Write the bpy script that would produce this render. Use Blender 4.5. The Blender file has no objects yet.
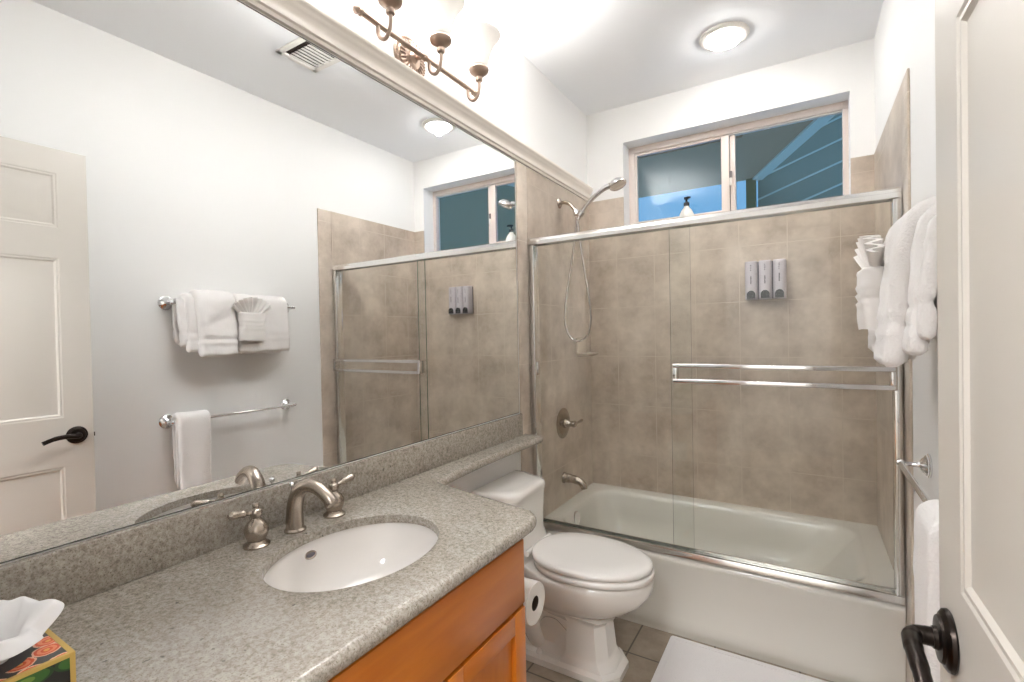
import bpy, bmesh, math, random
from mathutils import Vector, Matrix, noise
random.seed(7)
scene = bpy.context.scene
COL = scene.collection
R = math.radians

# ------------------------------------------------------------------ camera
F_PX, YAW, PITCH, ROLL = 483.72, 31.355, -0.7225, -1.1024
CAM = Vector((1.2205, -2.9928, 1.3398))
cd = bpy.data.cameras.new('camera')
cd.sensor_fit = 'HORIZONTAL'; cd.sensor_width = 36.0
cd.lens = F_PX * 36.0 / 1024.0
cd.clip_start = 0.02; cd.clip_end = 100
co = bpy.data.objects.new('camera', cd); COL.objects.link(co)
_y, _p, _r = R(YAW), R(PITCH), R(ROLL)
_fw = Vector((-math.sin(_y) * math.cos(_p), math.cos(_y) * math.cos(_p), math.sin(_p)))
_rt = Vector((math.cos(_y), math.sin(_y), 0)); _up = _rt.cross(_fw)
_r2 = _rt * math.cos(_r) + _up * math.sin(_r)
_u2 = _up * math.cos(_r) - _rt * math.sin(_r)
_m = Matrix((_r2, _u2, -_fw)).transposed().to_4x4(); _m.translation = CAM
co.matrix_world = _m
scene.camera = co

# ------------------------------------------------------------------ sky, exposure, lights
w = bpy.data.worlds.new('dusk_sky'); scene.world = w; w.use_nodes = True
bg = w.node_tree.nodes['Background']
bg.inputs[0].default_value = (0.20, 0.45, 0.76, 1); bg.inputs[1].default_value = 0.62
scene.view_settings.view_transform = 'Standard'
scene.view_settings.look = 'None'
scene.view_settings.gamma = 1.0
scene.view_settings.exposure = 0.80
scene.view_settings.use_curve_mapping = False
scene.cycles.use_denoising = True
scene.cycles.max_bounces = 14; scene.cycles.diffuse_bounces = 6
scene.cycles.glossy_bounces = 8; scene.cycles.transmission_bounces = 10
scene.cycles.transparent_max_bounces = 24
scene.cycles.sample_clamp_indirect = 6.0
scene.cycles.caustics_reflective = False; scene.cycles.caustics_refractive = False

VANITY_W = 15.0       # each bulb of the vanity light
CEIL_W = 2.1         # recessed ceiling lamp
HALL_FILL_W = 24.0        # added fill light in the unseen hall behind the doorway

def lamp(name, typ, loc, power, color=(1, .9, .8), size=.05, rot=None, shape=None):
    d = bpy.data.lights.new(name, typ); d.energy = power; d.color = color
    if typ == 'POINT': d.shadow_soft_size = size
    if typ == 'AREA':
        d.size = size
        if shape: d.shape = shape
    o = bpy.data.objects.new(name, d); COL.objects.link(o); o.location = loc
    if rot: o.rotation_euler = rot
    return o

# ------------------------------------------------------------------ materials
def s2l(c):
    return tuple(((v / 255) / 12.92 if v / 255 <= .04045 else ((v / 255 + .055) / 1.055) ** 2.4) for v in c)

def new_mat(name):
    m = bpy.data.materials.new(name); m.use_nodes = True
    nt = m.node_tree
    return m, nt, nt.nodes['Principled BSDF'], nt.nodes['Material Output']

def pm(name, rgb, rough=.5, metal=0.0, coat=0.0, spec=.5, bump=None, sheen=0.0, aniso=0):
    m, nt, p, out = new_mat(name)
    p.inputs['Base Color'].default_value = (*s2l(rgb), 1)
    p.inputs['Roughness'].default_value = rough
    p.inputs['Metallic'].default_value = metal
    p.inputs['Coat Weight'].default_value = coat
    p.inputs['Specular IOR Level'].default_value = spec
    if sheen: p.inputs['Sheen Weight'].default_value = sheen
    if bump:
        sc, st, dist = bump
        tc = nt.nodes.new('ShaderNodeTexCoord'); n = nt.nodes.new('ShaderNodeTexNoise')
        n.inputs['Scale'].default_value = sc; n.inputs['Detail'].default_value = 6
        nt.links.new(tc.outputs['Object'], n.inputs['Vector'])
        b = nt.nodes.new('ShaderNodeBump'); b.inputs['Strength'].default_value = st
        b.inputs['Distance'].default_value = dist
        nt.links.new(n.outputs['Fac'], b.inputs['Height']); nt.links.new(b.outputs[0], p.inputs['Normal'])
    return m

def ramp(nt, stops):
    r = nt.nodes.new('ShaderNodeValToRGB'); e = r.color_ramp.elements
    while len(e) < len(stops): e.new(.5)
    for k, (pos, c) in enumerate(stops):
        e[k].position = pos
        e[k].color = (*s2l(c), 1) if len(c) == 3 and max(c) > 1 else (*c[:3], 1)
    return r

def mix(nt, a, b, fac, mode='MIX'):
    n = nt.nodes.new('ShaderNodeMix'); n.data_type = 'RGBA'; n.blend_type = mode
    for s, v in ((0, fac), (6, a), (7, b)):
        if hasattr(v, 'node'): nt.links.new(v, n.inputs[s])
        else: n.inputs[s].default_value = v if s == 0 else (*v[:3], 1)
    return n.outputs[2]

def tile_mat(name, axes, origin, tw, th, base_lo, base_hi, grout, mortar=.0022, rough=.3, nscale=4.2):
    m, nt, p, out = new_mat(name)
    g = nt.nodes.new('ShaderNodeNewGeometry'); sx = nt.nodes.new('ShaderNodeSeparateXYZ')
    nt.links.new(g.outputs['Position'], sx.inputs[0])
    cx = nt.nodes.new('ShaderNodeCombineXYZ')
    for k in range(2):
        a = nt.nodes.new('ShaderNodeMath'); a.operation = 'SUBTRACT'
        nt.links.new(sx.outputs[axes[k]], a.inputs[0]); a.inputs[1].default_value = origin[k] - 40 * (tw, th)[k]
        nt.links.new(a.outputs[0], cx.inputs[k])
    br = nt.nodes.new('ShaderNodeTexBrick'); br.offset = 0; br.squash = 1
    br.inputs['Scale'].default_value = 1; br.inputs['Brick Width'].default_value = tw
    br.inputs['Row Height'].default_value = th; br.inputs['Mortar Size'].default_value = mortar
    br.inputs['Mortar Smooth'].default_value = .3
    br.inputs['Color1'].default_value = (.93, .93, .93, 1); br.inputs['Color2'].default_value = (1, 1, 1, 1)
    nt.links.new(cx.outputs[0], br.inputs['Vector'])
    n = nt.nodes.new('ShaderNodeTexNoise'); n.inputs['Scale'].default_value = nscale
    n.inputs['Detail'].default_value = 8; n.inputs['Roughness'].default_value = .65
    nt.links.new(g.outputs['Position'], n.inputs['Vector'])
    r = ramp(nt, [(.30, base_lo), (.66, base_hi)])
    nt.links.new(n.outputs['Fac'], r.inputs[0])
    c = mix(nt, r.outputs[0], br.outputs['Color'], .55, 'MULTIPLY')
    c = mix(nt, c, s2l(grout), br.outputs['Fac'])
    nt.links.new(c, p.inputs['Base Color'])
    p.inputs['Roughness'].default_value = rough
    b = nt.nodes.new('ShaderNodeBump'); b.inputs['Strength'].default_value = .25; b.inputs['Distance'].default_value = .002
    inv = nt.nodes.new('ShaderNodeMath'); inv.operation = 'SUBTRACT'; inv.inputs[0].default_value = 1
    nt.links.new(br.outputs['Fac'], inv.inputs[1]); nt.links.new(inv.outputs[0], b.inputs['Height'])
    nt.links.new(b.outputs[0], p.inputs['Normal'])
    return m

def granite():
    m, nt, p, out = new_mat('granite')
    tc = nt.nodes.new('ShaderNodeNewGeometry')
    def nz(scale, det=5, rough=.6, stretch=None):
        n = nt.nodes.new('ShaderNodeTexNoise'); n.inputs['Scale'].default_value = scale
        n.inputs['Detail'].default_value = det; n.inputs['Roughness'].default_value = rough
        src = tc.outputs['Position']
        if stretch:
            mp = nt.nodes.new('ShaderNodeMapping'); mp.inputs['Scale'].default_value = stretch
            mp.inputs['Rotation'].default_value = (0, 0, R(25))
            nt.links.new(src, mp.inputs[0]); src = mp.outputs[0]
        nt.links.new(src, n.inputs['Vector']); return n.outputs['Fac']
    r1 = ramp(nt, [(.33, (124, 115, 105)), (.5, (172, 164, 153)), (.66, (195, 188, 178))])
    nt.links.new(nz(125, 8, .72), r1.inputs[0])
    r2 = ramp(nt, [(.36, (.84, .82, .80)), (.60, (1, 1, 1))])
    nt.links.new(nz(9, 5, .6, (1, 2.2, 1)), r2.inputs[0])
    c = mix(nt, r1.outputs[0], r2.outputs[0], .55, 'MULTIPLY')
    r3 = ramp(nt, [(.0, (.0, .0, .0)), (.62, (.0, .0, .0)), (.70, (.8, .8, .8))])
    nt.links.new(nz(150, 3, .6), r3.inputs[0])
    c = mix(nt, c, s2l((120, 108, 94)), r3.outputs[0])
    r5 = ramp(nt, [(.0, (.0, .0, .0)), (.60, (.0, .0, .0)), (.66, (.8, .8, .8))])
    nt.links.new(nz(300, 2, .5), r5.inputs[0])
    c = mix(nt, c, s2l((120, 108, 95)), r5.outputs[0])
    r4 = ramp(nt, [(.0, (0, 0, 0)), (.735, (0, 0, 0)), (.755, (.7, .7, .7))])
    nt.links.new(nz(60, 2, .5), r4.inputs[0])
    c = mix(nt, c, s2l((45, 38, 36)), r4.outputs[0])
    nt.links.new(c, p.inputs['Base Color'])
    p.inputs['Roughness'].default_value = .16; p.inputs['Coat Weight'].default_value = .1
    return m

def wood(name, lo, hi, stretch):
    m, nt, p, out = new_mat(name)
    tc = nt.nodes.new('ShaderNodeNewGeometry'); mp = nt.nodes.new('ShaderNodeMapping')
    mp.inputs['Scale'].default_value = stretch
    nt.links.new(tc.outputs['Position'], mp.inputs[0])
    n = nt.nodes.new('ShaderNodeTexNoise'); n.inputs['Scale'].default_value = 3; n.inputs['Detail'].default_value = 8
    n.inputs['Distortion'].default_value = .6
    nt.links.new(mp.outputs[0], n.inputs['Vector'])
    r = ramp(nt, [(.25, lo), (.75, hi)]); nt.links.new(n.outputs['Fac'], r.inputs[0])
    nt.links.new(r.outputs[0], p.inputs['Base Color'])
    p.inputs['Roughness'].default_value = .32; p.inputs['Coat Weight'].default_value = .25
    p.inputs['Coat Roughness'].default_value = .2
    return m

def glass(name, tint, refl=.06, edge=.9):
    m, nt, p, out = new_mat(name); nt.nodes.remove(p)
    t = nt.nodes.new('ShaderNodeBsdfTransparent'); t.inputs[0].default_value = (*tint, 1)
    g = nt.nodes.new('ShaderNodeBsdfGlossy'); g.inputs['Roughness'].default_value = 0.0
    lw = nt.nodes.new('ShaderNodeLayerWeight'); lw.inputs[0].default_value = .5
    pw = nt.nodes.new('ShaderNodeMath'); pw.operation = 'POWER'; pw.inputs[1].default_value = 4
    nt.links.new(lw.outputs['Facing'], pw.inputs[0])
    ma = nt.nodes.new('ShaderNodeMath'); ma.operation = 'MULTIPLY_ADD'
    ma.inputs[1].default_value = edge; ma.inputs[2].default_value = refl; ma.use_clamp = True
    nt.links.new(pw.outputs[0], ma.inputs[0])
    mx = nt.nodes.new('ShaderNodeMixShader')
    nt.links.new(ma.outputs[0], mx.inputs[0]); nt.links.new(t.outputs[0], mx.inputs[1]); nt.links.new(g.outputs[0], mx.inputs[2])
    nt.links.new(mx.outputs[0], out.inputs[0])
    return m

def emit_glass(name, col, strength, trans=.45):
    m, nt, p, out = new_mat(name); nt.nodes.remove(p)
    t = nt.nodes.new('ShaderNodeBsdfTransparent'); t.inputs[0].default_value = (1, .97, .93, 1)
    e = nt.nodes.new('ShaderNodeEmission'); e.inputs[0].default_value = (*col, 1); e.inputs[1].default_value = strength
    d = nt.nodes.new('ShaderNodeBsdfTranslucent'); d.inputs[0].default_value = (.9, .88, .84, 1)
    a = nt.nodes.new('ShaderNodeAddShader'); nt.links.new(e.outputs[0], a.inputs[0]); nt.links.new(d.outputs[0], a.inputs[1])
    mx = nt.nodes.new('ShaderNodeMixShader'); mx.inputs[0].default_value = trans
    nt.links.new(a.outputs[0], mx.inputs[1]); nt.links.new(t.outputs[0], mx.inputs[2])
    nt.links.new(mx.outputs[0], out.inputs[0])
    return m

def lit_shade(name, col, strength):
    m, nt, p, out = new_mat(name); nt.nodes.remove(p)
    d = nt.nodes.new('ShaderNodeBsdfDiffuse'); d.inputs[0].default_value = (.74, .71, .66, 1)
    e = nt.nodes.new('ShaderNodeEmission'); e.inputs[0].default_value = (*col, 1); e.inputs[1].default_value = strength
    a = nt.nodes.new('ShaderNodeAddShader'); nt.links.new(e.outputs[0], a.inputs[0]); nt.links.new(d.outputs[0], a.inputs[1])
    nt.links.new(a.outputs[0], out.inputs[0])
    return m

def citrus():
    """printed tissue box: dark paper with pink-orange citrus rounds and green leaves"""
    m, nt, p, out = new_mat('citrus_print')
    tc = nt.nodes.new('ShaderNodeNewGeometry')
    v = nt.nodes.new('ShaderNodeTexVoronoi'); v.voronoi_dimensions = '2D'; v.inputs['Scale'].default_value = 33; v.inputs['Randomness'].default_value = .4
    nt.links.new(tc.outputs['Position'], v.inputs['Vector'])
    nz_ = nt.nodes.new('ShaderNodeTexNoise'); nz_.inputs['Scale'].default_value = 160
    nt.links.new(tc.outputs['Position'], nz_.inputs['Vector'])
    ad = nt.nodes.new('ShaderNodeMath'); ad.operation = 'MULTIPLY_ADD'; ad.inputs[1].default_value = .12
    nt.links.new(nz_.outputs['Fac'], ad.inputs[0]); nt.links.new(v.outputs['Distance'], ad.inputs[2])
    r = ramp(nt, [(0, (240, 178, 96)), (.16, (224, 96, 44)), (.25, (242, 150, 110)), (.36, (226, 96, 56)), (.46, (246, 196, 168)), (.53, (74, 74, 72))])
    r.color_ramp.interpolation = 'CONSTANT'
    nt.links.new(ad.outputs[0], r.inputs[0])
    v2 = nt.nodes.new('ShaderNodeTexVoronoi'); v2.voronoi_dimensions = '2D'; v2.inputs['Scale'].default_value = 36
    sp_ = nt.nodes.new('ShaderNodeSeparateXYZ'); nt.links.new(tc.outputs['Position'], sp_.inputs[0])
    su = nt.nodes.new('ShaderNodeMath'); nt.links.new(sp_.outputs[0], su.inputs[0]); nt.links.new(sp_.outputs[1], su.inputs[1])
    cb = nt.nodes.new('ShaderNodeCombineXYZ'); nt.links.new(su.outputs[0], cb.inputs[0]); nt.links.new(sp_.outputs[2], cb.inputs[1])
    mp = nt.nodes.new('ShaderNodeMapping'); mp.inputs['Scale'].default_value = (.55, 1.25, 1); mp.inputs['Rotation'].default_value = (0, 0, R(-35))
    nt.links.new(cb.outputs[0], mp.inputs[0]); nt.links.new(mp.outputs[0], v2.inputs['Vector'])
    rl = ramp(nt, [(0, (112, 146, 62)), (.16, (58, 104, 42)), (.42, (36, 66, 32)), (.5, (34, 34, 32))]); rl.color_ramp.interpolation = 'CONSTANT'
    nt.links.new(v2.outputs['Distance'], rl.inputs[0])
    sx = nt.nodes.new('ShaderNodeSeparateColor'); nt.links.new(v2.outputs['Color'], sx.inputs[0])
    gt = nt.nodes.new('ShaderNodeMath'); gt.operation = 'GREATER_THAN'; gt.inputs[1].default_value = .74
    nt.links.new(sx.outputs[0], gt.inputs[0])
    c2 = mix(nt, rl.outputs[0], s2l((206, 120, 44)), gt.outputs[0])
    sn = nt.nodes.new('ShaderNodeSeparateXYZ'); nt.links.new(tc.outputs['Normal'], sn.inputs[0])
    up = nt.nodes.new('ShaderNodeMath'); up.operation = 'GREATER_THAN'; up.inputs[1].default_value = .5
    nt.links.new(sn.outputs[2], up.inputs[0])
    c = mix(nt, c2, r.outputs[0], up.outputs[0])
    nt.links.new(c, p.inputs['Base Color']); p.inputs['Roughness'].default_value = .45
    return m

MT = {}
MT['wall'] = pm('wall_paint', (246, 245, 243), .6, bump=(160, .05, .002))
MT['ceiling'] = pm('ceiling_paint', (247, 248, 250), .7)
MT['cornice'] = pm('cornice_paint', (238, 230, 220), .45)
MT['door'] = pm('door_paint', (214, 208, 199), .38)
MT['whitewood'] = pm('white_trim_paint', (236, 232, 226), .4)
TLO, THI, GR = (170, 154, 138), (218, 204, 189), (208, 195, 180)
MT['tile_back'] = tile_mat('shower_tile_back', (0, 2), (1.373, .573), .236, .309, TLO, THI, GR)
MT['tile_side'] = tile_mat('shower_tile_side', (1, 2), (-.11, .573), .236, .309, TLO, THI, GR)
MT['floor'] = tile_mat('floor_tile', (0, 1), (.566, -1.035), .31, .31, (132, 119, 104), (164, 150, 133), (92, 83, 74), mortar=.004, rough=.4, nscale=9)
MT['hall_floor'] = pm('hall_carpet', (170, 155, 138), .9)
MT['granite'] = granite()
MT['maple'] = wood('maple_stain', (188, 100, 20), (208, 124, 34), (2, 1.2, 9))
MT['maple_v'] = wood('maple_stain_upright', (188, 100, 20), (208, 124, 34), (2, 9, 1.2))
MT['dark'] = pm('dark_gap', (40, 26, 16), .8)
MT['porcelain'] = pm('porcelain', (238, 234, 228), .08, coat=.5)
MT['basin'] = pm('basin_porcelain', (236, 231, 226), .1, coat=.4)
MT['enamel'] = pm('tub_enamel', (222, 218, 209), .14, coat=.4)
MT['plastic'] = pm('seat_plastic', (240, 236, 231), .2, coat=.2)
MT['chrome'] = pm('chrome', (225, 224, 224), .07, 1)
MT['satin'] = pm('satin_aluminium', (236, 235, 233), .16, 1)
MT['nickel'] = pm('brushed_nickel', (176, 164, 152), .27, 1)
MT['fixture'] = pm('antique_pewter', (170, 150, 136), .36, 1, bump=(90, .15, .001))
MT['bronze'] = pm('oil_rubbed_bronze', (44, 37, 33), .3, .85)
MT['mirror'] = pm('mirror_silver', (250, 251, 251), .0, 1)
MT['mirror_edge'] = pm('mirror_edge', (40, 40, 38), .4)
MT['glass'] = glass('shower_glass', (.98, .988, .982), .022)
MT['glass_edge'] = pm('glass_edge', (92, 116, 104), .15)
MT['pane'] = glass('window_glass', (.92, .95, .96), .018, .6)
MT['vinyl'] = pm('almond_vinyl', (226, 213, 205), .4)
MT['vinyl_dark'] = pm('window_gasket', (120, 110, 108), .5)
MT['shade'] = lit_shade('frosted_shade', (1, .94, .86), .20)
MT['lens'] = emit_glass('ceiling_lens', (1, .93, .82), 1.0, .35)
MT['towel'] = pm('white_terry', (240, 236, 233), .95, sheen=.3, bump=(210, .6, .005))
MT['band'] = pm('white_dobby_band', (238, 234, 230), .8, sheen=.15, bump=(700, .2, .002))
MT['mat'] = pm('mat_terry', (234, 230, 229), .95, sheen=.3, bump=(300, .6, .005))
MT['paper'] = pm('toilet_paper', (240, 236, 230), .9, bump=(200, .1, .002))
MT['card'] = pm('cardboard_core', (70, 55, 44), .9)
MT['tissue'] = pm('tissue_paper', (244, 242, 242), .9)
MT['tissue'].node_tree.nodes['Principled BSDF'].inputs['Subsurface Weight'].default_value = .0
MT['citrus'] = citrus()
MT['gold'] = pm('gold_card_edge', (206, 172, 92), .45)
MT['slot'] = pm('box_slot', (78, 78, 80), .6)
MT['disp'] = pm('dispenser_body', (196, 190, 196), .3, coat=.2)
MT['black'] = pm('black_plastic', (26, 26, 28), .3)
MT['print'] = pm('grey_lettering', (96, 92, 98), .6)
MT['soap'] = pm('soap_dish_ceramic', (214, 200, 182), .2, coat=.3)
MT['bottle'] = pm('white_bottle', (238, 236, 230), .3)
MT['soffit'] = pm('soffit_board', (206, 162, 128), .8)
MT['siding'] = pm('siding_board', (178, 164, 142), .8)
MT['batten'] = pm('pale_batten', (236, 228, 212), .8)
MT['neighbour'] = pm('neighbour_wall', (172, 152, 122), .85)
MT['post'] = pm('patio_post', (150, 136, 96), .8)
MT['hose'] = pm('metal_hose', (196, 190, 186), .25, 1)
MT['caulk'] = pm('tile_bullnose', (192, 172, 152), .35)

# ------------------------------------------------------------------ mesh builder
class MB:
    def __init__(self):
        self.bm = bmesh.new(); self.mats = []
    def mi(self, mat):
        if mat not in self.mats: self.mats.append(mat)
        return self.mats.index(mat)
    def face(self, vs, i):
        try:
            f = self.bm.faces.new(vs); f.material_index = i; f.smooth = True; return f
        except ValueError: return None
    def merge(self, tb, mat, mtx=None):
        i = self.mi(mat)
        if mtx: bmesh.ops.transform(tb, matrix=mtx, verts=tb.verts)
        for f in tb.faces: f.material_index = i; f.smooth = True
        me = bpy.data.meshes.new('tmp'); tb.to_mesh(me); tb.free()
        self.bm.from_mesh(me); bpy.data.meshes.remove(me)
    def box(self, x0, x1, y0, y1, z0, z1, mat, bev=0.0, seg=2, mtx=None):
        tb = bmesh.new(); bmesh.ops.create_cube(tb, size=1)
        bmesh.ops.transform(tb, matrix=Matrix.Translation(((x0 + x1) / 2, (y0 + y1) / 2, (z0 + z1) / 2)) @ Matrix.Diagonal((x1 - x0, y1 - y0, z1 - z0, 1)), verts=tb.verts)
        if bev: bmesh.ops.bevel(tb, geom=tb.edges[:], offset=bev, segments=seg, profile=.5, affect='EDGES', clamp_overlap=True)
        self.merge(tb, mat, mtx)
    def loft(self, rings, mat, cap0=True, cap1=True, closed=True, loop=False):
        i = self.mi(mat); vr = [[self.bm.verts.new(v) for v in r] for r in rings]
        n = len(vr[0]); m = len(vr)
        for a in range(m if loop else m - 1):
            A, B = vr[a], vr[(a + 1) % m]
            for k in range(n if closed else n - 1):
                l = (k + 1) % n
                self.face([A[k], A[l], B[l], B[k]], i)
        if cap0 and closed and not loop: self.face(vr[0][::-1], i)
        if cap1 and closed and not loop: self.face(vr[-1], i)
        return vr
    def tube(self, pts, r, mat, n=14, caps=True, flat=1.0, closed=False):
        pts = [Vector(p) for p in pts]; m = len(pts)
        rs = r if isinstance(r, (list, tuple)) else [r] * m
        t0 = (pts[1] - pts[0]).normalized()
        u = t0.orthogonal().normalized(); rings = []; pt = t0
        for k in range(m):
            if closed: t = (pts[(k + 1) % m] - pts[k - 1]).normalized()
            elif k == 0: t = t0
            elif k == m - 1: t = (pts[k] - pts[k - 1]).normalized()
            else: t = ((pts[k + 1] - pts[k]).normalized() + (pts[k] - pts[k - 1]).normalized()).normalized()
            q = pt.rotation_difference(t); u = (q @ u); u = (u - t * u.dot(t)).normalized(); pt = t
            v = t.cross(u)
            rings.append([pts[k] + (u * math.cos(a) * rs[k] + v * math.sin(a) * rs[k] * flat) for a in [2 * math.pi * j / n for j in range(n)]])
        self.loft(rings, mat, caps, caps, loop=closed)
    def lathe(self, prof, mat, mtx=None, n=32, cap0=True, cap1=True, sx=1, sy=1):
        mtx = mtx or Matrix()
        rings = [[mtx @ Vector((max(r, 1e-5) * math.cos(2 * math.pi * j / n) * sx, max(r, 1e-5) * math.sin(2 * math.pi * j / n) * sy, z)) for j in range(n)] for r, z in prof]
        self.loft(rings, mat, cap0, cap1)
    def prism(self, poly, axis, a, b, mat):
        def P(u, v, t):
            return {'x': (t, u, v), 'y': (u, t, v), 'z': (u, v, t)}[axis]
        self.loft([[P(u, v, a) for u, v in poly], [P(u, v, b) for u, v in poly]], mat)
    def build(self, name, parent=None, origin=(0, 0, 0), smooth=35, mods=None):
        bmesh.ops.recalc_face_normals(self.bm, faces=self.bm.faces)
        o_w = Vector(parent['_w']) if parent is not None else Vector(origin)
        bmesh.ops.translate(self.bm, verts=self.bm.verts, vec=-o_w)
        me = bpy.data.meshes.new(name); self.bm.to_mesh(me); self.bm.free()
        for m in self.mats: me.materials.append(m)
        me.set_sharp_from_angle(angle=R(smooth))
        o = bpy.data.objects.new(name, me); COL.objects.link(o)
        if parent is not None: o.parent = parent
        else: o.location = o_w
        o['_w'] = list(o_w)
        return o

def tag(o, label=None, cat=None, group=None, kind=None):
    if label: o['label'] = label
    if cat: o['category'] = cat
    if group: o['group'] = group
    if kind: o['kind'] = kind
    return o
def thing(name, loc, label, cat, group=None):
    o = bpy.data.objects.new(name, None); COL.objects.link(o); o.location = loc; o['_w'] = list(loc)
    o.empty_display_size = .05
    return tag(o, label, cat, group)
def T(*v): return Matrix.Translation(v)
def align(p, d):
    """matrix taking +Z to direction d, at p"""
    return T(*p) @ Vector((0, 0, 1)).rotation_difference(Vector(d).normalized()).to_matrix().to_4x4()
def curve(pts, n=8):
    """Catmull-Rom through pts"""
    P = [Vector(p) for p in pts]; P = [P[0] * 2 - P[1]] + P + [P[-1] * 2 - P[-2]]; out = []
    for i in range(1, len(P) - 2):
        for k in range(n):
            t = k / n; a, b, c, d = P[i - 1], P[i], P[i + 1], P[i + 2]
            out.append(.5 * ((2 * b) + (c - a) * t + (2 * a - 5 * b + 4 * c - d) * t * t + (3 * b - a - 3 * c + d) * t ** 3))
    out.append(P[-2]); return out
def rrect(x0, x1, y0, y1, r, n=6):
    out = []
    for cx, cy, a0 in ((x1 - r, y1 - r, 0), (x0 + r, y1 - r, 90), (x0 + r, y0 + r, 180), (x1 - r, y0 + r, 270)):
        for k in range(n + 1):
            a = R(a0 + 90 * k / n); out.append((cx + r * math.cos(a), cy + r * math.sin(a)))
    return out
def struct(mb, name, parent=None, **k):
    o = mb.build(name, parent, **k)
    if parent is None: o['kind'] = 'structure'
    return o

# ------------------------------------------------------------------ room shell
W, H, YE = 1.52, 2.767, -3.0
ZT = 2.196                       # top of the shower tile
WX0, WX1, WZ0, WZ1 = .243, 1.418, 1.985, 2.537   # window opening
TE = -.93                        # front edge of the tile surround
b = MB(); b.box(-.1, W + .1, YE - .12, .2, -.1, 0, MT['floor']); struct(b, 'floor')
b = MB(); b.box(-.1, W + .1, YE - .12, .2, H, H + .1, MT['ceiling']); struct(b, 'ceiling')
b = MB(); b.box(-.1, 0, YE - .12, .2, 0, H, MT['wall']); struct(b, 'wall_left')
b = MB(); b.box(W, W + .1, YE - .12, .2, 0, H, MT['wall']); struct(b, 'wall_right')
b = MB()
b.box(0, W, 0, .2, 0, WZ0, MT['wall']); b.box(0, W, 0, .2, WZ1, H, MT['wall'])
b.box(0, WX0, 0, .2, WZ0, WZ1, MT['wall']); b.box(WX1, W, 0, .2, WZ0, WZ1, MT['wall'])
struct(b, 'wall_back')
DX0, DX1, DZ = .64, 1.42, 2.14   # doorway behind the camera
b = MB()
b.box(0, DX0, YE - .12, YE, 0, H, MT['wall']); b.box(DX1, W, YE - .12, YE, 0, H, MT['wall']); b.box(DX0, DX1, YE - .12, YE, DZ, H, MT['wall'])
struct(b, 'wall_entry')
# hall beyond the doorway
b = MB(); b.box(-.6, 2.4, -4.6, YE - .12, -.1, -.0, MT['hall_floor']); struct(b, 'floor_hall')
b = MB(); b.box(-.6, 2.4, -4.6, YE - .12, H - .3, H - .2, MT['ceiling']); struct(b, 'ceiling_hall')
b = MB(); b.box(-.6, 2.4, -4.7, -4.6, 0, H - .3, MT['wall']); struct(b, 'wall_hall_far')
b = MB(); b.box(-.7, -.6, -4.7, YE - .12, 0, H - .3, MT['wall']); struct(b, 'wall_hall_left')
b = MB(); b.box(2.4, 2.5, -4.7, YE - .12, 0, H - .3, MT['wall']); struct(b, 'wall_hall_right')
b = MB(); b.box(-.6, -.1, YE - .12, YE - .02, 0, H - .3, MT['wall']); b.box(W + .1, 2.4, YE - .12, YE - .02, 0, H - .3, MT['wall']); struct(b, 'wall_hall_near')
lamp('hall_fill', 'AREA', (.9, -3.7, H - .33), HALL_FILL_W, (.98, .99, 1.0), .5, (0, 0, 0), 'DISK')  # unseen fill added to light the room from the camera side

# tile surround
tt = .007
b = MB()
b.box(0, W, -tt, 0, .30, WZ0, MT['tile_back']); b.box(0, WX0, -tt, 0, WZ0, ZT, MT['tile_back']); b.box(WX1, W, -tt, 0, WZ0, ZT, MT['tile_back'])
struct(b, 'wall_tile_back')
b = MB(); b.box(0, tt, TE + .105, -tt, 0, ZT, MT['tile_side']); b.box(0, tt + .001, TE, TE + .104, 0, ZT, MT['tile_side'], .003); struct(b, 'wall_tile_left')
b = MB(); b.box(W - tt, W, TE + .105, -tt, 0, ZT, MT['tile_side']); b.box(W - tt - .001, W, TE, TE + .104, 0, ZT, MT['tile_side'], .003); struct(b, 'wall_tile_right')
# cornice along the mirror wall
prof = [(0, 2.203), (.012, 2.203), (.013, 2.214), (.020, 2.217), (.021, 2.226), (.018, 2.232), (.020, 2.243), (.027, 2.254), (.033, 2.262), (.034, 2.268), (.038, 2.271), (.040, 2.280), (.037, 2.288), (0, 2.288)]
b = MB(); b.prism(prof, 'y', YE, 0, MT['cornice']); struct(b, 'trim_1', smooth=50)
b = MB(); b.box(W - .012, W, YE, TE, 0, .09, MT['whitewood'], .004); struct(b, 'baseboard_right')
b = MB(); b.box(0, .012, -1.85, TE, 0, .09, MT['whitewood'], .004); struct(b, 'baseboard_left')

# ------------------------------------------------------------------ window
y0 = .115
b = MB()
b.box(WX0 - .004, WX0 + .04, y0, y0 + .05, WZ0 - .004, WZ1 - .006, MT['vinyl'], .003); b.box(WX1 - .025, WX1 + .004, y0, y0 + .05, WZ0 - .004, WZ1 - .006, MT['vinyl'], .003)
b.box(WX0 - .003, WX1 + .003, y0 - .0015, y0 + .0485, WZ1 - .042, WZ1 - .014, MT['vinyl'], .003); b.box(WX0, WX1, y0 - .0015, y0 + .0485, WZ0 - .003, WZ0 + .04, MT['vinyl'], .003)
b.box(WX0 - .004, WX1 + .004, y0 + .004, y0 + .06, WZ1 - .016, WZ1 + .004, MT['vinyl'], .002)
b.box(WX0 + .04, WX1 - .02, y0 + .012, y0 + .045, WZ1 - .048, WZ1 - .042, MT['whitewood'])
win = struct(b, 'window_1', origin=(0, 0, 0))
win['label'] = 'sliding window with almond frame high in the shower wall'
b = MB()
b.box(.799, .842, y0 - .004, y0 + .03, WZ0 + .03, WZ1 - .05, MT['vinyl'], .003)
b.box(WX0 + .04, .80, y0 + .004, y0 + .03, WZ0 + .03, WZ0 + .07, MT['vinyl'], .003)
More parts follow.
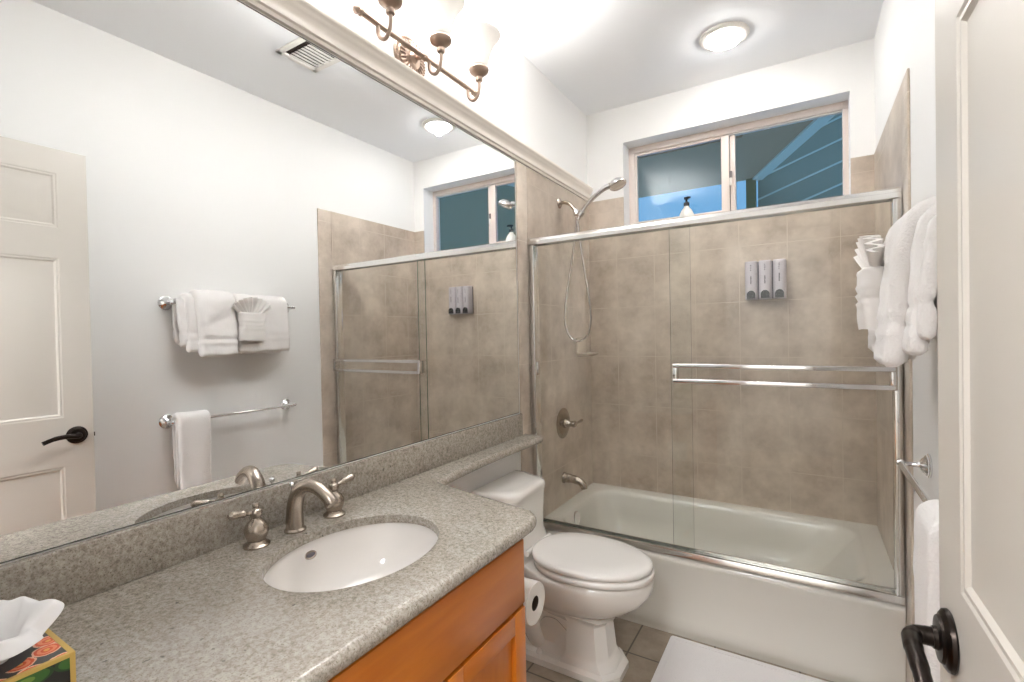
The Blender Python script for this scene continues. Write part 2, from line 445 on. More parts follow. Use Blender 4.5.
b.box(WX0 + .035, WX0 + .052, y0 + .006, y0 + .03, WZ0 + .04, WZ1 - .05, MT['vinyl'], .003)
b.box(WX0 + .04, .80, y0 + .004, y0 + .03, WZ1 - .060, WZ1 - .043, MT['vinyl'], .003)
sash = b.build('sliding_sash', win)
b = MB(); b.box(.846, .874, y0 + .012, y0 + .05, WZ0 + .03, WZ1 - .05, MT['vinyl'], .003); b.box(.842, .847, y0 + .02, y0 + .045, WZ0 + .03, WZ1 - .05, MT['vinyl_dark']); b.build('fixed_mullion', win)
b = MB(); b.box(WX0 + .045, .805, y0 + .016, y0 + .021, WZ0 + .06, WZ1 - .06, MT['pane']); b.build('pane', sash)
b = MB(); b.box(.87, WX1 - .02, y0 + .034, y0 + .039, WZ0 + .035, WZ1 - .05, MT['pane']); b.build('pane', win)
b = MB(); b.box(.842, .858, y0 - .006, y0 + .006, 2.235, 2.275, MT['vinyl_dark'], .003); b.box(.844, .856, y0 - .012, y0 - .004, 2.19, 2.235, MT['whitewood'], .003); b.build('latch', win)

# outside: patio roof and neighbouring siding under a dusk sky
b = MB(); b.prism([(-2.8, .21), (-2.8, 2.6), (.80, 2.6), (1.78, .21)], 'z', 2.9, 2.96, MT['soffit'])
b.box(-2.8, .80, 1.30, 1.325, 2.885, 2.9, MT['soffit'])
tag(b.build('patio_roof'), kind='structure', label='flat patio soffit seen through the window')
b = MB(); d = Vector((1.0, -2.44, 0)).normalized(); nrm = Vector((d.y, -d.x, 0)) * .05
p0, p1 = Vector((.80, 2.6, 2.88)), Vector((1.78, .21, 2.88))
b.loft([[p + nrm + Vector((0, 0, .10)), p - nrm + Vector((0, 0, .10)), p - nrm, p + nrm] for p in (p0, p1)], MT['batten'])
tag(b.build('patio_beam'), kind='structure', label='pale beam along the edge of the patio soffit')
b = MB(); b.box(.70, .79, 2.56, 2.65, 0, 2.9, MT['post'], .004); tag(b.build('patio_post'), kind='structure', label='olive post at the corner of the patio roof')
b = MB(); b.box(.80, 2.0, 2.70, 2.78, 0, 5.2, MT['siding'])
for k in range(-9, 9):
    za = 2.915 + .215 * k
    b.loft([[(x, 2.70, za + .347 * (x - .81)), (x, 2.70, za + .347 * (x - .81) + .016), (x, 2.685, za + .347 * (x - .81) + .016), (x, 2.685, za + .347 * (x - .81))] for x in (.80, 2.0)], MT['batten'])
b.box(2.0, 5.2, 2.60, 2.80, 0, 5.2, MT['neighbour'])
tag(b.build('siding_wall'), kind='structure', label='slanted grey siding outside the right window pane')

# ------------------------------------------------------------------ door, open against the right wall
door = bpy.data.objects.new('door_1', None); COL.objects.link(door)
tag(door, 'beige six-panel door standing open along the right wall', None, None, 'structure')
door['_w'] = [0, 0, 0]
DL, DH, DTK = .765, 2.118, .035
# local frame: u from free edge (0) to hinge (DL) ; faces at v=0 (room side) and v=DTK (wall side)
cols = [(.095, .335), (.43, .67)]; rows = [(.20, .832), (1.03, 1.677), (1.80, 2.02)]
b = MB()
us = [0, .095, .335, .43, .67, DL]; vs_ = [0, .20, .832, 1.03, 1.677, 1.80, 2.02, DH]
ii = b.mi(MT['door'])
def dface(side):
    v0 = 0 if side == 0 else DTK; sg = 1 if side == 0 else -1
    for a in range(len(us) - 1):
        for c in range(len(vs_) - 1):
            u0, u1, z0, z1 = us[a], us[a + 1], vs_[c], vs_[c + 1]
            if (u0, u1) in cols and (z0, z1) in rows:
                lev = [(0, 0), (.004, .0018), (.010, .0014), (.016, .0055), (.023, .006), (.062, .0018)]
                rings = [[Vector((v0 + sg * d_, u, z)) for u, z in ((u0 + i_, z0 + i_), (u1 - i_, z0 + i_), (u1 - i_, z1 - i_), (u0 + i_, z1 - i_))] for i_, d_ in lev]
                b.loft(rings, MT['door'], cap0=False, cap1=True)
            else:
                b.face([b.bm.verts.new((v0, u, z)) for u, z in ((u0, z0), (u1, z0), (u1, z1), (u0, z1))], ii)
dface(0); dface(1)
for q in (((0, 0, 0), (DTK, 0, 0), (DTK, 0, DH), (0, 0, DH)), ((0, DL, 0), (DTK, DL, 0), (DTK, DL, DH), (0, DL, DH)), ((0, 0, DH), (DTK, 0, DH), (DTK, DL, DH), (0, DL, DH)), ((0, 0, 0), (DTK, 0, 0), (DTK, DL, 0), (0, DL, 0))):
    b.face([b.bm.verts.new(v) for v in q], ii)
bmesh.ops.remove_doubles(b.bm, verts=b.bm.verts, dist=1e-5)
b.build('door_leaf', door, smooth=20)
def lever(vside):
    s = -1 if vside == 0 else 1; v = 0 if vside == 0 else DTK
    hz, hu = .953, .056
    m = T(v, hu, hz) @ Matrix.Rotation(R(-90 if vside == 0 else 90), 4, 'Y')
    b = MB(); b.lathe([(.034, 0), (.036, .002), (.035, .006), (.031, .009), (.028, .010), (.026, .013), (.014, .014), (.0125, .018)], MT['bronze'], m, 36)
    h = b.build('door_handle', door)
    x = lambda t: v + s * t
    b = MB(); b.tube(curve([(x(.012), hu, hz), (x(.024), hu, hz), (x(.034), hu + .003, hz), (x(.040), hu + .014, hz + .001), (x(.043), hu + .045, hz + .004), (x(.043), hu + .08, hz + .001), (x(.042), hu + .115, hz - .011)], 8),
        [.0115] * 9 + [.0112] * 8 + [.0105] * 8 + [.010] * 8 + [.0092] * 8 + [.0085] * 8, MT['bronze'], 16, flat=.95)
    b.build('lever', h)
lever(0); lever(1)
b = MB(); b.box(.008, .027, -.002, .001, .915, .975, MT['bronze'], .0008); b.box(.012, .023, -.008, .0, .936, .954, MT['bronze'], .002); b.build('latch_plate', door)
for hz in (.25, 1.06, 1.88):
    b = MB(); b.lathe([(.006, 0), (.007, .004), (.007, .086), (.006, .09)], MT['bronze'], T(-.004, DL + .004, hz), 14); b.build('hinge', door)
door.location = (1.3650, -2.172, .008); door.rotation_euler = (0, 0, 0)
door.scale = (1, -1, 1) if False else (1, 1, 1)
for ch in door.children_recursive:      # u runs from the free edge towards the camera (-y)
    if ch.parent is door:
        for v in ch.data.vertices: v.co.y = -v.co.y
        ch.data.flip_normals()
    else:
        for v in ch.data.vertices: v.co.y = -v.co.y
        ch.data.flip_normals()
door.rotation_euler = (0, 0, R(0.9))

# ------------------------------------------------------------------ mirror
b = MB()
b.box(.0, .0012, -2.97, TE - .004, .953, 2.199, MT['mirror_edge']); 
i = b.mi(MT['mirror'])
b.face([b.bm.verts.new(v) for v in ((.0014, -2.967, .955), (.0014, TE - .006, .955), (.0014, TE - .006, 2.197), (.0014, -2.967, 2.197))], i)
tag(b.build('mirror', origin=(0, -2.0, .953)), 'large frameless wall mirror above the granite backsplash', 'mirror')

# ------------------------------------------------------------------ countertop with shelf over the toilet, backsplash
ZC = .843
pts = []
def arc(cx, cy, r, a0, a1, n=8):
    for k in range(n + 1):
        a = R(a0 + (a1 - a0) * k / n); pts.append((cx + r * math.cos(a), cy + r * math.sin(a)))
def seg(p, q, n=10):
    for k in range(n): pts.append((p[0] + (q[0] - p[0]) * k / n, p[1] + (q[1] - p[1]) * k / n))
seg((0, -2.995), (.590, -2.995), 4); seg((.590, -2.995), (.592, -1.90), 20)
for q in curve([(.592, -1.90), (.590, -1.858), (.576, -1.822), (.548, -1.797)], 6)[:-1]: pts.append((q.x, q.y))
seg((.548, -1.797), (.160, -1.722), 10)
for q in curve([(.160, -1.722), (.142, -1.713), (.135, -1.695), (.131, -1.67)], 5)[:-1]: pts.append((q.x, q.y))
for q in curve([(.131, -1.67), (.118, -1.56), (.110, -1.40), (.108, -1.2), (.110, -.93)], 6)[:-1]: pts.append((q.x, q.y))
seg((.110, -.93), (.112, -.905), 2)
for q in curve([(.112, -.905), (.110, -.893), (.098, -.888)], 4)[:-1]: pts.append((q.x, q.y))
seg((.098, -.888), (.009, -.888), 4); seg((.009, -.888), (.009, TE + .002), 3); seg((.009, TE - .002), (0, TE - .002), 1); seg((0, TE - .003), (0, -2.995), 20)
N = len(pts); P2 = [Vector(p) for p in pts]
nor = []
for k in range(N):
    t = (P2[(k + 1) % N] - P2[k - 1]).normalized(); nor.append(Vector((t.y, -t.x)))
fix = [p.x < .012 or p.y < -2.99 for p in P2]
def off(d): return [p if fix[k] else p - nor[k] * d for k, p in enumerate(P2)]
TH = .036; b = MB(); gi = b.mi(MT['granite'])
lev = []
for k in range(9):
    a = R(-90 + 180 * k / 8); lev.append((.016 * (1 - math.cos(a)), ZC - TH / 2 + TH / 2 * math.sin(a)))
rings = [[(p.x, p.y, z) for p in off(d)] for d, z in lev]
vr = b.loft(rings, MT['granite'], False, False)
SX, SY, SRX, SRY = .302, -2.209, .172, .213
ne = 56
def ell(rx, ry, z): return [(SX + rx * math.cos(2 * math.pi * k / ne), SY + ry * math.sin(2 * math.pi * k / ne), z) for k in range(ne)]
er = b.loft([ell(SRX, SRY, ZC - .023), ell(SRX, SRY, ZC - .004), ell(SRX + .001, SRY + .001, ZC - .001), ell(SRX + .004, SRY + .004, ZC)], MT['granite'], False, False)
def fill(outer, inner):
    es = []
    for loop in (outer, inner):
        for k in range(len(loop)):
            e = b.bm.edges.get((loop[k], loop[(k + 1) % len(loop)])) or b.bm.edges.new((loop[k], loop[(k + 1) % len(loop)])); es.append(e)
    r = bmesh.ops.triangle_fill(b.bm, use_beauty=True, edges=es)
    for f in r['geom']:
        if isinstance(f, bmesh.types.BMFace): f.material_index = gi; f.smooth = True
fill(vr[-1], er[-1]); fill(vr[0], er[0])
ct = b.build('countertop', origin=(0, -2.2, ZC - TH), smooth=50)
tag(ct, 'speckled grey granite countertop with narrow shelf over the toilet tank', 'countertop')
b = MB(); b.box(.0005, .020, -2.99, TE - .004, ZC + .0005, .951, MT['granite'], .003); b.build('backsplash', ct)

# sink
b = MB()
prof = [(1.06, -.0005), (1.0, -.0008), (.965, -.012), (.935, -.030), (.885, -.06), (.80, -.095), (.66, -.122), (.46, -.137), (.22, -.143), (.10, -.145)]
rings = [ell(SRX * s + .006, SRY * s + .006, ZC - .023 + dz) for s, dz in prof]
outer = [ell(SRX * s + .018, SRY * s + .018, ZC - .023 + dz - .014) for s, dz in prof[::-1]]
b.loft(rings + outer, MT['basin'], False, False, loop=True)
sk = b.build('sink', origin=(SX, SY, .65)); tag(sk, 'white oval undermount sink set in the granite countertop', 'sink')
m = align((.1575, -2.235, .800), (.86, 0, .5))
b = MB(); b.lathe([(.0, 0), (.016, 0), (.017, .002), (.015, .0035), (.013, .003)], MT['nickel'], m, 20, sx=.6); b.lathe([(.0, .0032), (.0125, .0032), (.0126, .0034), (0, .0036)], MT['print'], m, 18, sx=.42); b.build('overflow_slot', sk)
b = MB(); b.lathe([(.028, 0), (.030, .002), (.024, .004), (.020, .003), (.018, .006), (.0, .008)], MT['nickel'], T(SX, SY, ZC - .023 - .146), 24); b.build('drain', sk)

# faucet
fc = thing('faucet', (.085, -2.215, ZC), 'brushed nickel arched widespread faucet behind the sink', 'faucet')
b = MB()
b.lathe([(.027, 0), (.027, .004), (.024, .007), (.021, .009), (.019, .012)], MT['nickel'], T(.080, -2.222, ZC), 28)
sp = curve([(.080, -2.222, ZC + .005), (.079, -2.222, ZC + .04), (.083, -2.221, ZC + .075), (.097, -2.219, ZC + .104), (.124, -2.215, ZC + .121), (.158, -2.210, ZC + .118), (.190, -2.206, ZC + .100), (.207, -2.204, ZC + .083)], 6)
rr = [.0225 - .0065 * min(1, k / (len(sp) * .7)) for k in range(len(sp))]
rr[-1] = .0145
b.tube(sp, rr, MT['nickel'], 20); b.build('spout', fc)
b = MB(); b.tube([(.046, -2.206, ZC), (.046, -2.206, ZC + .105)], .0025, MT['chrome'], 8); b.lathe([(.0, 0), (.004, .001), (.0075, .006), (.007, .012), (0, .016)], MT['chrome'], T(.046, -2.206, ZC + .102), 14); b.build('lift_rod', fc)
def faucet_handle(y, dirn):
    b = MB(); m = T(.080, y, ZC)
    b.lathe([(.030, 0), (.030, .004), (.026, .007), (.022, .010), (.0205, .014), (.025, .026), (.0275, .036), (.026, .047), (.020, .057), (.0125, .063), (.0105, .068), (.013, .073), (.0145, .080), (.0125, .087), (.0075, .090), (.0065, .093), (.008, .097), (.006, .102), (0, .103)], MT['nickel'], m, 28)
    h = b.build('handle', fc)
    b = MB(); q = [Vector((.080, y, ZC + .080)) + Vector((.004 * t, dirn * .062 * t, .012 * t)) for t in (0.1, .3, .42, .5, .6, .75, .9, 1.0, 1.1)]
    b.tube(q, [.0055, .005, .0055, .0085, .0075, .0085, .0100, .0095, .004], MT['nickel'], 14); b.build('lever', h)
faucet_handle(-2.325, -1); faucet_handle(-2.100, 1)

# ------------------------------------------------------------------ vanity cabinet
vc = thing('vanity_cabinet', (.28, -2.42, 0), 'orange maple vanity cabinet under the granite countertop', 'cabinet')
b = MB(); ym, yM = -2.985, -1.856; xf = .548; zt = ZC - TH - .002
b.box(.015, xf, yM - .018, yM, .0, zt, MT['maple_v'], .001); b.box(.015, xf, ym, ym + .018, 0, zt, MT['maple_v'], .001)
b.box(.015, xf - .06, ym, yM, .10, .116, MT['maple']); b.box(xf - .075, xf - .06, ym, yM, 0, .10, MT['maple'])
b.box(xf - .02, xf, ym, yM, zt - .022, zt, MT['maple']); b.box(xf - .02, xf, ym, yM, .595, .628, MT['maple']); b.box(xf - .02, xf, ym, yM, .10, .135, MT['maple'])
for yy in (ym, -2.535, yM - .04): b.box(xf - .02, xf, yy, yy + .04, .10, zt, MT['maple_v'])
b.box(.003, .015, ym + .018, yM - .018, .1, .5, MT['dark'])
b.build('carcass', vc)
def front(name, ya, yb, za, zb, shaker):
    b = MB(); x0, x1 = xf + .001, xf + .020
    if not shaker:
        b.box(x0, x1, ya, yb, za, zb, MT['maple'], .003)
    else:
        s = .052
        b.box(x0, x1, ya, ya + s, za, zb, MT['maple_v'], .002); b.box(x0, x1, yb - s, yb, za, zb, MT['maple_v'], .002)
        b.box(x0, x1, ya + s, yb - s, zb - s, zb, MT['maple'], .002); b.box(x0, x1, ya + s, yb - s, za, za + s, MT['maple'], .002)
        b.box(x0, x0 + .006, ya + s - .004, yb - s + .004, za + s - .004, zb - s + .004, MT['maple_v'])
    return b.build(name, vc)
front('false_drawer_front', -2.512, -1.880, .622, .793, False)
front('drawer', -2.972, -2.524, .622, .793, False)
for ya, yb in ((-2.205, -1.880), (-2.512, -2.211), (-2.972, -2.524)): front('door', ya, yb, .125, .612, True)

# toilet roll and holder on the cabinet side
hd = thing('toilet_roll_holder', (.45, -1.856, .585), 'small chrome roll holder on the cabinet end', 'holder')
b = MB(); b.lathe([(.02, 0), (.02, .004), (.012, .007), (.007, .010), (.006, .045)], MT['chrome'], align((.435, -1.8555, .588), (0, 1, 0)), 20); b.build('rosette', hd)
b = MB(); b.tube(curve([(.435, -1.818, .588), (.435, -1.803, .588), (.447, -1.797, .588), (.47, -1.797, .588), (.535, -1.797, .588)], 5), .0055, MT['chrome'], 12); b.build('arm', hd)
b = MB(); m = align((.452, -1.797, .574), (1, 0, 0))
b.lathe([(.020, .002), (.0565, 0), (.0575, .002), (.0575, .100), (.0565, .102), (.0205, .101), (.020, .098), (.0195, .004)], MT['paper'], m, 48, False, False)
tr = b.build('toilet_roll', origin=(.5, -1.797, .516)); tag(tr, 'white toilet paper roll beside the vanity cabinet', 'toilet paper')
b = MB(); b.lathe([(.0205, -.002), (.0205, .1), (.0195, .1), (.0195, -.002)], MT['card'], m, 28, False, False); b.build('core', tr)

# tissue box and tissue
bx0, bx1, by0, by1, bz = .318, .432, -2.885, -2.768, .953
tb_ = thing('tissue_box', ((bx0 + bx1) / 2, (by0 + by1) / 2, ZC), 'citrus printed tissue box with gold edges on the countertop', 'tissue box')
b = MB(); b.box(bx0, bx1, by0, by1, ZC + .0008, bz, MT['citrus'], .001); b.build('carton', tb_)
b = MB(); e = .0042; ex = .0006
for (xa, ya) in ((bx0, by0), (bx0, by1), (bx1, by0), (bx1, by1)):
    b.box(min(xa, xa + (e if xa == bx0 else -e)) - ex, max(xa, xa + (e if xa == bx0 else -e)) + ex, min(ya, ya + (e if ya == by0 else -e)) - ex, max(ya, ya + (e if ya == by0 else -e)) + ex, ZC + .001, bz - e, MT['gold'])
for ya in (by0, by1 - e): b.box(bx0 - ex, bx1 + ex, ya - ex, ya + e + ex, bz - e, bz + ex, MT['gold'])
for xa in (bx0, bx1 - e): b.box(xa - ex, xa + e + ex, by0 + e + ex, by1 - e - ex, bz - e, bz + ex, MT['gold'])
b.build('gold_edging', tb_)
b = MB(); cx, cy = (bx0 + bx1) / 2, (by0 + by1) / 2
b.lathe([(.0, 0), (.034, 0), (.036, .0008), (0, .001)], MT['slot'], T(cx, cy, bz), 32, sy=.85); b.build('slot', tb_)
b = MB(); nr, nt_ = 22, 72; rings = []
for a in range(nr):
    t = a / (nr - 1); ring = []
    for k in range(nt_):
        th = 2 * math.pi * k / nt_
        fold = math.sin(3 * th + .6 + 2.0 * t) * .5 + math.sin(5 * th + 1.7 - t) * .4 + math.sin(8 * th + t * 4) * .25
        r = .012 + .036 * t ** 1.1 * (1 + .5 * fold * min(1, t * 1.8))
        wing = max(0, math.cos(th - R(38))) ** 5 * .026 * t ** 2.5 + max(0, math.cos(th - R(215))) ** 3 * .03 * t ** 2
        r += wing
        z = bz + .001 + .062 * (1 - (1 - t) ** 1.5) + .017 * math.cos(th - R(165)) * t - .030 * t ** 4 + .012 * fold * t + .012 * max(0, math.cos(th - R(38))) ** 8 * t ** 5
        nz = noise.noise(Vector((th * 1.1, t * 4, 3.3))) * .006 * t
        ring.append((cx - .006 * t + math.cos(th) * r * .95 + nz, cy + math.sin(th) * r + nz, max(z, bz + .001)))
    rings.append(ring)
b.loft(rings, MT['tissue'], False, False)
ts = b.build('tissue', origin=(cx, cy, bz), smooth=80)
sm = ts.modifiers.new('solid', 'SOLIDIFY'); sm.thickness = .0007; ss = ts.modifiers.new('sub', 'SUBSURF'); ss.levels = 1; ss.render_levels = 1
tag(ts, 'crumpled white tissue rising from the printed tissue box', 'tissue')

# ------------------------------------------------------------------ toilet
TY = -1.178
tl = thing('toilet', (.35, TY, 0), 'white low tank toilet with closed lid beside the bathtub', 'toilet')
def egg(x0, x1, hw, z, n=48, sq=2.0, bias=.45):
    """egg outline; widest at bias of the length from the back"""
    out = []; xm = x0 + (x1 - x0) * bias
    for k in range(n):
        a = 2 * math.pi * k / n; c, s = math.cos(a), math.sin(a)
        e = 2 / sq
        L = (x1 - xm) if c > 0 else (xm - x0)
        out.append((xm + L * math.copysign(abs(c) ** e, c), TY + hw * math.copysign(abs(s) ** e, s), z))
    return out
b = MB()
secs = [(.20, .50, .070, .19, 2.6), (.19, .530, .085, .215, 2.4), (.18, .585, .118, .245, 2.2), (.17, .640, .150, .275, 2.1), (.165, .682, .175, .31, 2.0), (.16, .706, .187, .345, 2.0), (.16, .714, .191, .372, 2.0), (.16, .714, .191, .388, 2.0), (.163, .708, .187, .398, 2.0), (.17, .700, .180, .402, 2.0)]
b.loft([egg(x0, x1, hw, z, sq=sq) for x0, x1, hw, z, sq in secs], MT['porcelain'])
b.build('bowl', tl, smooth=60)
# pedestal: octagonal front pillar on a flared foot, narrower trapway behind
def octo(x0, x1, hw, ch, z): return [(x1, TY - hw + ch, z), (x1, TY + hw - ch, z), (x1 - ch * .8, TY + hw, z), (x0, TY + hw, z), (x0, TY - hw, z), (x1 - ch * .8, TY - hw, z)]
b = MB()
def sm_loft(secs, mat):
    b.loft([octo(*s) for s in secs], mat)
sm_loft([(.10, .600, .112, .060, .001), (.10, .600, .112, .060, .026), (.105, .592, .104, .057, .036), (.11, .582, .100, .055, .040)], MT['porcelain'])
sm_loft([(.37, .582, .101, .05, .038), (.375, .572, .098, .048, .052), (.385, .560, .092, .045, .066), (.390, .553, .089, .043, .080), (.395, .540, .082, .04, .20), (.388, .548, .087, .042, .215), (.36, .575, .105, .05, .235)], MT['porcelain'])
b.loft([egg(.11, .46, .078, .035, sq=3), egg(.12, .44, .052, .07, sq=3), egg(.13, .43, .046, .13, sq=2.6), egg(.13, .45, .056, .20, sq=2.4), egg(.12, .54, .115, .27, sq=2.2)], MT['porcelain'])
# trapway bulge on the side
for s in (-1, 1):
    b.tube(curve([(.40, TY + s * .020, .16), (.34, TY + s * .034, .21), (.26, TY + s * .038, .20), (.21, TY + s * .038, .13), (.25, TY + s * .030, .04)], 6), .044, MT['porcelain'], 14)
b.build('pedestal', tl, smooth=30)
for s in (-1, 1):
    b = MB(); b.lathe([(.014, 0), (.014, .006), (.011, .012), (.005, .016), (0, .0165)], MT['plastic'], T(.275, TY + s * .092, .038), 18); b.build('bolt_cap', tl)
def tank_sec(z, d, hwb, hwf, r=.035):
    """trapezoid plan, rounded front corners"""
    xb, xf_ = .014, d; out = []
    for k in range(9):
        a = R(90 - 90 * k / 8); out.append((xf_ - r + r * math.cos(a), TY + hwf - r + r * math.sin(a), z))
    for k in range(9):
        a = R(0 - 90 * k / 8); out.append((xf_ - r + r * math.cos(a), TY - hwf + r + r * math.sin(a), z))
    out += [(xb + .05, TY - hwb, z), (xb, TY - hwb, z), (xb, TY + hwb, z), (xb + .05, TY + hwb, z)]
    return out
b = MB()
b.loft([tank_sec(z, d, hb, hf, r) for z, d, hb, hf, r in ((.34, .24, .15, .14, .04), (.40, .235, .17, .155, .04), (.43, .205, .175, .155, .045), (.47, .192, .178, .155, .05), (.55, .192, .182, .157, .05), (.652, .196, .186, .160, .05))], MT['porcelain'])
b.build('tank', tl, smooth=50)
b = MB()
b.loft([tank_sec(z, d, hb, hf, r) for z, d, hb, hf, r in ((.646, .198, .188, .156, .06), (.650, .206, .192, .161, .065), (.667, .208, .193, .162, .065), (.679, .203, .189, .158, .065), (.686, .190, .180, .147, .06), (.688, .165, .16, .127, .05))], MT['porcelain'])
b.build('tank_lid', tl, smooth=50)
def slab(name, secs, mat=MT['plastic']):
    b = MB(); b.loft([egg(x0, x1, hw, z, 56, 2.1, .42) for x0, x1, hw, z in secs], mat); return b.build(name, tl, smooth=60)
slab('seat', [(.235, .712, .184, .405), (.232, .718, .189, .409), (.232, .718, .189, .421), (.236, .712, .184, .427)])
slab('lid', [(.225, .706, .180, .432), (.222, .712, .185, .436), (.222, .712, .185, .446), (.226, .706, .180, .452), (.24, .690, .166, .456), (.30, .62, .11, .459)])
for s in (-1, 1):
    b = MB(); b.tube([(.228, TY + s * .05, .438), (.228, TY + s * .105, .438)], .012, MT['plastic'], 14); b.build('hinge', tl)
b = MB(); b.lathe([(.012, 0), (.012, .006), (.006, .008), (.005, .02)], MT['chrome'], align((.195, TY - .12, .60), (1, 0, 0)), 16); b.tube([(.214, TY - .12, .60), (.216, TY - .10, .60), (.216, TY - .05, .592)], [.005, .006, .007], MT['chrome'], 10); b.build('flush_lever', tl)

# ------------------------------------------------------------------ bathtub
tx0, tx1, ty0, ty1, tz = .008, W - .008, -.828, -.008, .355
b = MB()
def rr3(x0, x1, y0_, y1_, r, z, n=8): return [(x, y, z) for x, y in rrect(x0, x1, y0_, y1_, r, n)]
rings = [rr3(tx0, tx1, ty0 + .012, ty1, .004, .0), rr3(tx0, tx1, ty0 + .012, ty1, .004, .02), rr3(tx0, tx1, ty0 + .004, ty1, .004, .045), rr3(tx0, tx1, ty0 + .016, ty1, .004, .075), rr3(tx0, tx1, ty0 + .012, ty1, .004, .20),
         rr3(tx0, tx1, ty0 + .008, ty1, .004, .30), rr3(tx0, tx1, ty0, ty1, .004, .325), rr3(tx0, tx1, ty0 + .003, ty1, .004, .343), rr3(tx0, tx1, ty0 + .014, ty1, .004, .353), rr3(tx0, tx1, ty0 + .03, ty1, .004, tz),
         rr3(tx0 + .075, tx1 - .085, ty0 + .085, ty1 - .065, .13, tz), rr3(tx0 + .083, tx1 - .10, ty0 + .093, ty1 - .075, .13, tz - .006), rr3(tx0 + .095, tx1 - .125, ty0 + .10, ty1 - .085, .13, tz - .03),
         rr3(tx0 + .11, tx1 - .20, ty0 + .115, ty1 - .10, .13, .22), rr3(tx0 + .13, tx1 - .29, ty0 + .135, ty1 - .12, .13, .11), rr3(tx0 + .17, tx1 - .36, ty0 + .175, ty1 - .165, .12, .075), rr3(tx0 + .27, tx1 - .46, ty0 + .27, ty1 - .26, .08, .07)]
b.loft(rings, MT['enamel'])
tub = b.build('bathtub', origin=(W / 2, -.42, 0), smooth=50); tag(tub, 'white enamel alcove bathtub behind the sliding glass', 'bathtub')
b = MB(); b.lathe([(.040, 0), (.040, .004), (.036, .008), (.012, .010), (.0, .009)], MT['chrome'], align((.103, -.50, .300), (1, 0, .12)), 28); b.build('overflow_plate', tub)
b = MB(); b.lathe([(.032, 0), (.032, .003), (.02, .005), (0, .006)], MT['nickel'], T(.34, -.42, .072), 24); b.build('drain', tub)

# ------------------------------------------------------------------ shower enclosure
yd = -.795
fr = thing('shower_door_frame', (W / 2, yd, tz), 'satin aluminium header, track and jambs of the tub enclosure', 'shower frame')
b = MB()
hp = [(yd - .034, 1.797), (yd - .034, 1.815), (yd - .026, 1.818), (yd - .024, 1.829), (yd - .016, 1.834), (yd + .03, 1.834), (yd + .034, 1.829), (yd + .034, 1.797), (yd + .026, 1.797), (yd + .026, 1.808), (yd - .026, 1.808), (yd - .026, 1.797)]
b.prism(hp, 'x', tt + .003, W - tt - .003, MT['satin']); b.build('header', fr)
b = MB(); bp = [(yd - .034, tz + .0005), (yd - .034, tz + .012), (yd - .028, tz + .026), (yd - .022, tz + .026), (yd - .022, tz + .010), (yd + .0, tz + .010), (yd + .0, tz + .018), (yd + .004, tz + .018), (yd + .004, tz + .010), (yd + .024, tz + .01), (yd + .024, tz + .026), (yd + .03, tz + .026), (yd + .034, tz + .0005)]
b.prism(bp, 'x', tt + .003, W - tt - .003, MT['satin']); b.build('bottom_track', fr)
for s in (0, 1):
    b = MB(); xa = tt + .002 if s == 0 else W - tt - .002 - .026
    b.box(xa, xa + .026, yd - .028, yd + .028, tz + .027, 1.796, MT['satin'], .003)
    if s == 0: b.box(xa + .024, xa + .034, yd - .012, yd + .012, 1.13, 1.20, MT['chrome'], .003)
    b.build('jamb', fr)
def panel(name, x0, x1, y, label, bar):
    pn = thing(name, ((x0 + x1) / 2, y, tz + .02), label, 'shower door', 'sliding glass panels of the tub enclosure')
    b = MB(); g = .003; zb, zt_ = tz + .0275 if False else tz + .012, 1.806
    gi_ = b.mi(MT['glass']); ge = b.mi(MT['glass_edge'])
    v = [b.bm.verts.new(q) for q in ((x0, y - g, zb), (x1, y - g, zb), (x1, y - g, zt_), (x0, y - g, zt_), (x0, y + g, zb), (x1, y + g, zb), (x1, y + g, zt_), (x0, y + g, zt_))]
    b.face([v[0], v[1], v[2], v[3]], gi_); b.face([v[4], v[5], v[6], v[7]], gi_)
    for q in ((0, 3, 7, 4), (1, 2, 6, 5), (0, 1, 5, 4), (3, 2, 6, 7)): b.face([v[k] for k in q], ge)
    b.build('glass_pane', pn, smooth=10)
    if bar:
        b = MB(); xa, xb, yb = x0 + .016, x1 - .006, y - .045
        for zc in (1.193, 1.128): b.box(xa, xb, yb - .006, yb + .006, zc - .0095, zc + .0095, MT['chrome'], .004, 3)
        tbz = b.build('towel_bar', pn)
        for xx in (xa, xb - .018):
            b = MB(); b.box(xx, xx + .018, yb - .004, y - g - .0005, 1.122, 1.198, MT['chrome'], .003); b.build('bracket', tbz)
    return pn
panel('sliding_glass_panel', .708, 1.496, yd - .012, 'outer clear glass sliding panel with double chrome towel bars', True)
panel('sliding_glass_panel', .030, .790, yd + .014, 'inner clear glass sliding panel without bars, nearest the toilet', False)

# ------------------------------------------------------------------ shower fittings on the left tile wall
xw = tt
sa = thing('shower_holder', (xw, -.45, 2.09), 'bent nickel shower arm with holder on the tiled wall', 'shower arm')
b = MB(); b.lathe([(.030, 0), (.030, .003), (.022, .009), (.012, .012), (.010, .014)], MT['nickel'], align((xw + .0005, -.45, 2.095), (1, 0, 0)), 24); b.build('flange', sa)
b = MB(); b.tube(curve([(xw + .01, -.45, 2.095), (.045, -.45, 2.093), (.075, -.45, 2.078), (.098, -.45, 2.052), (.108, -.45, 2.036)], 6), .0105, MT['nickel'], 14); b.build('pipe', sa)
b = MB(); b.lathe([(.015, 0), (.017, .005), (.017, .03), (.014, .034)], MT['chrome'], align((.106, -.45, 2.042), (.35, 0, -1)), 18); b.lathe([(.014, -.016), (.019, -.012), (.019, .012), (.014, .016)], MT['chrome'], align((.140, -.45, 2.016), (.62, 0, .75)), 18); b.build('holder', sa)
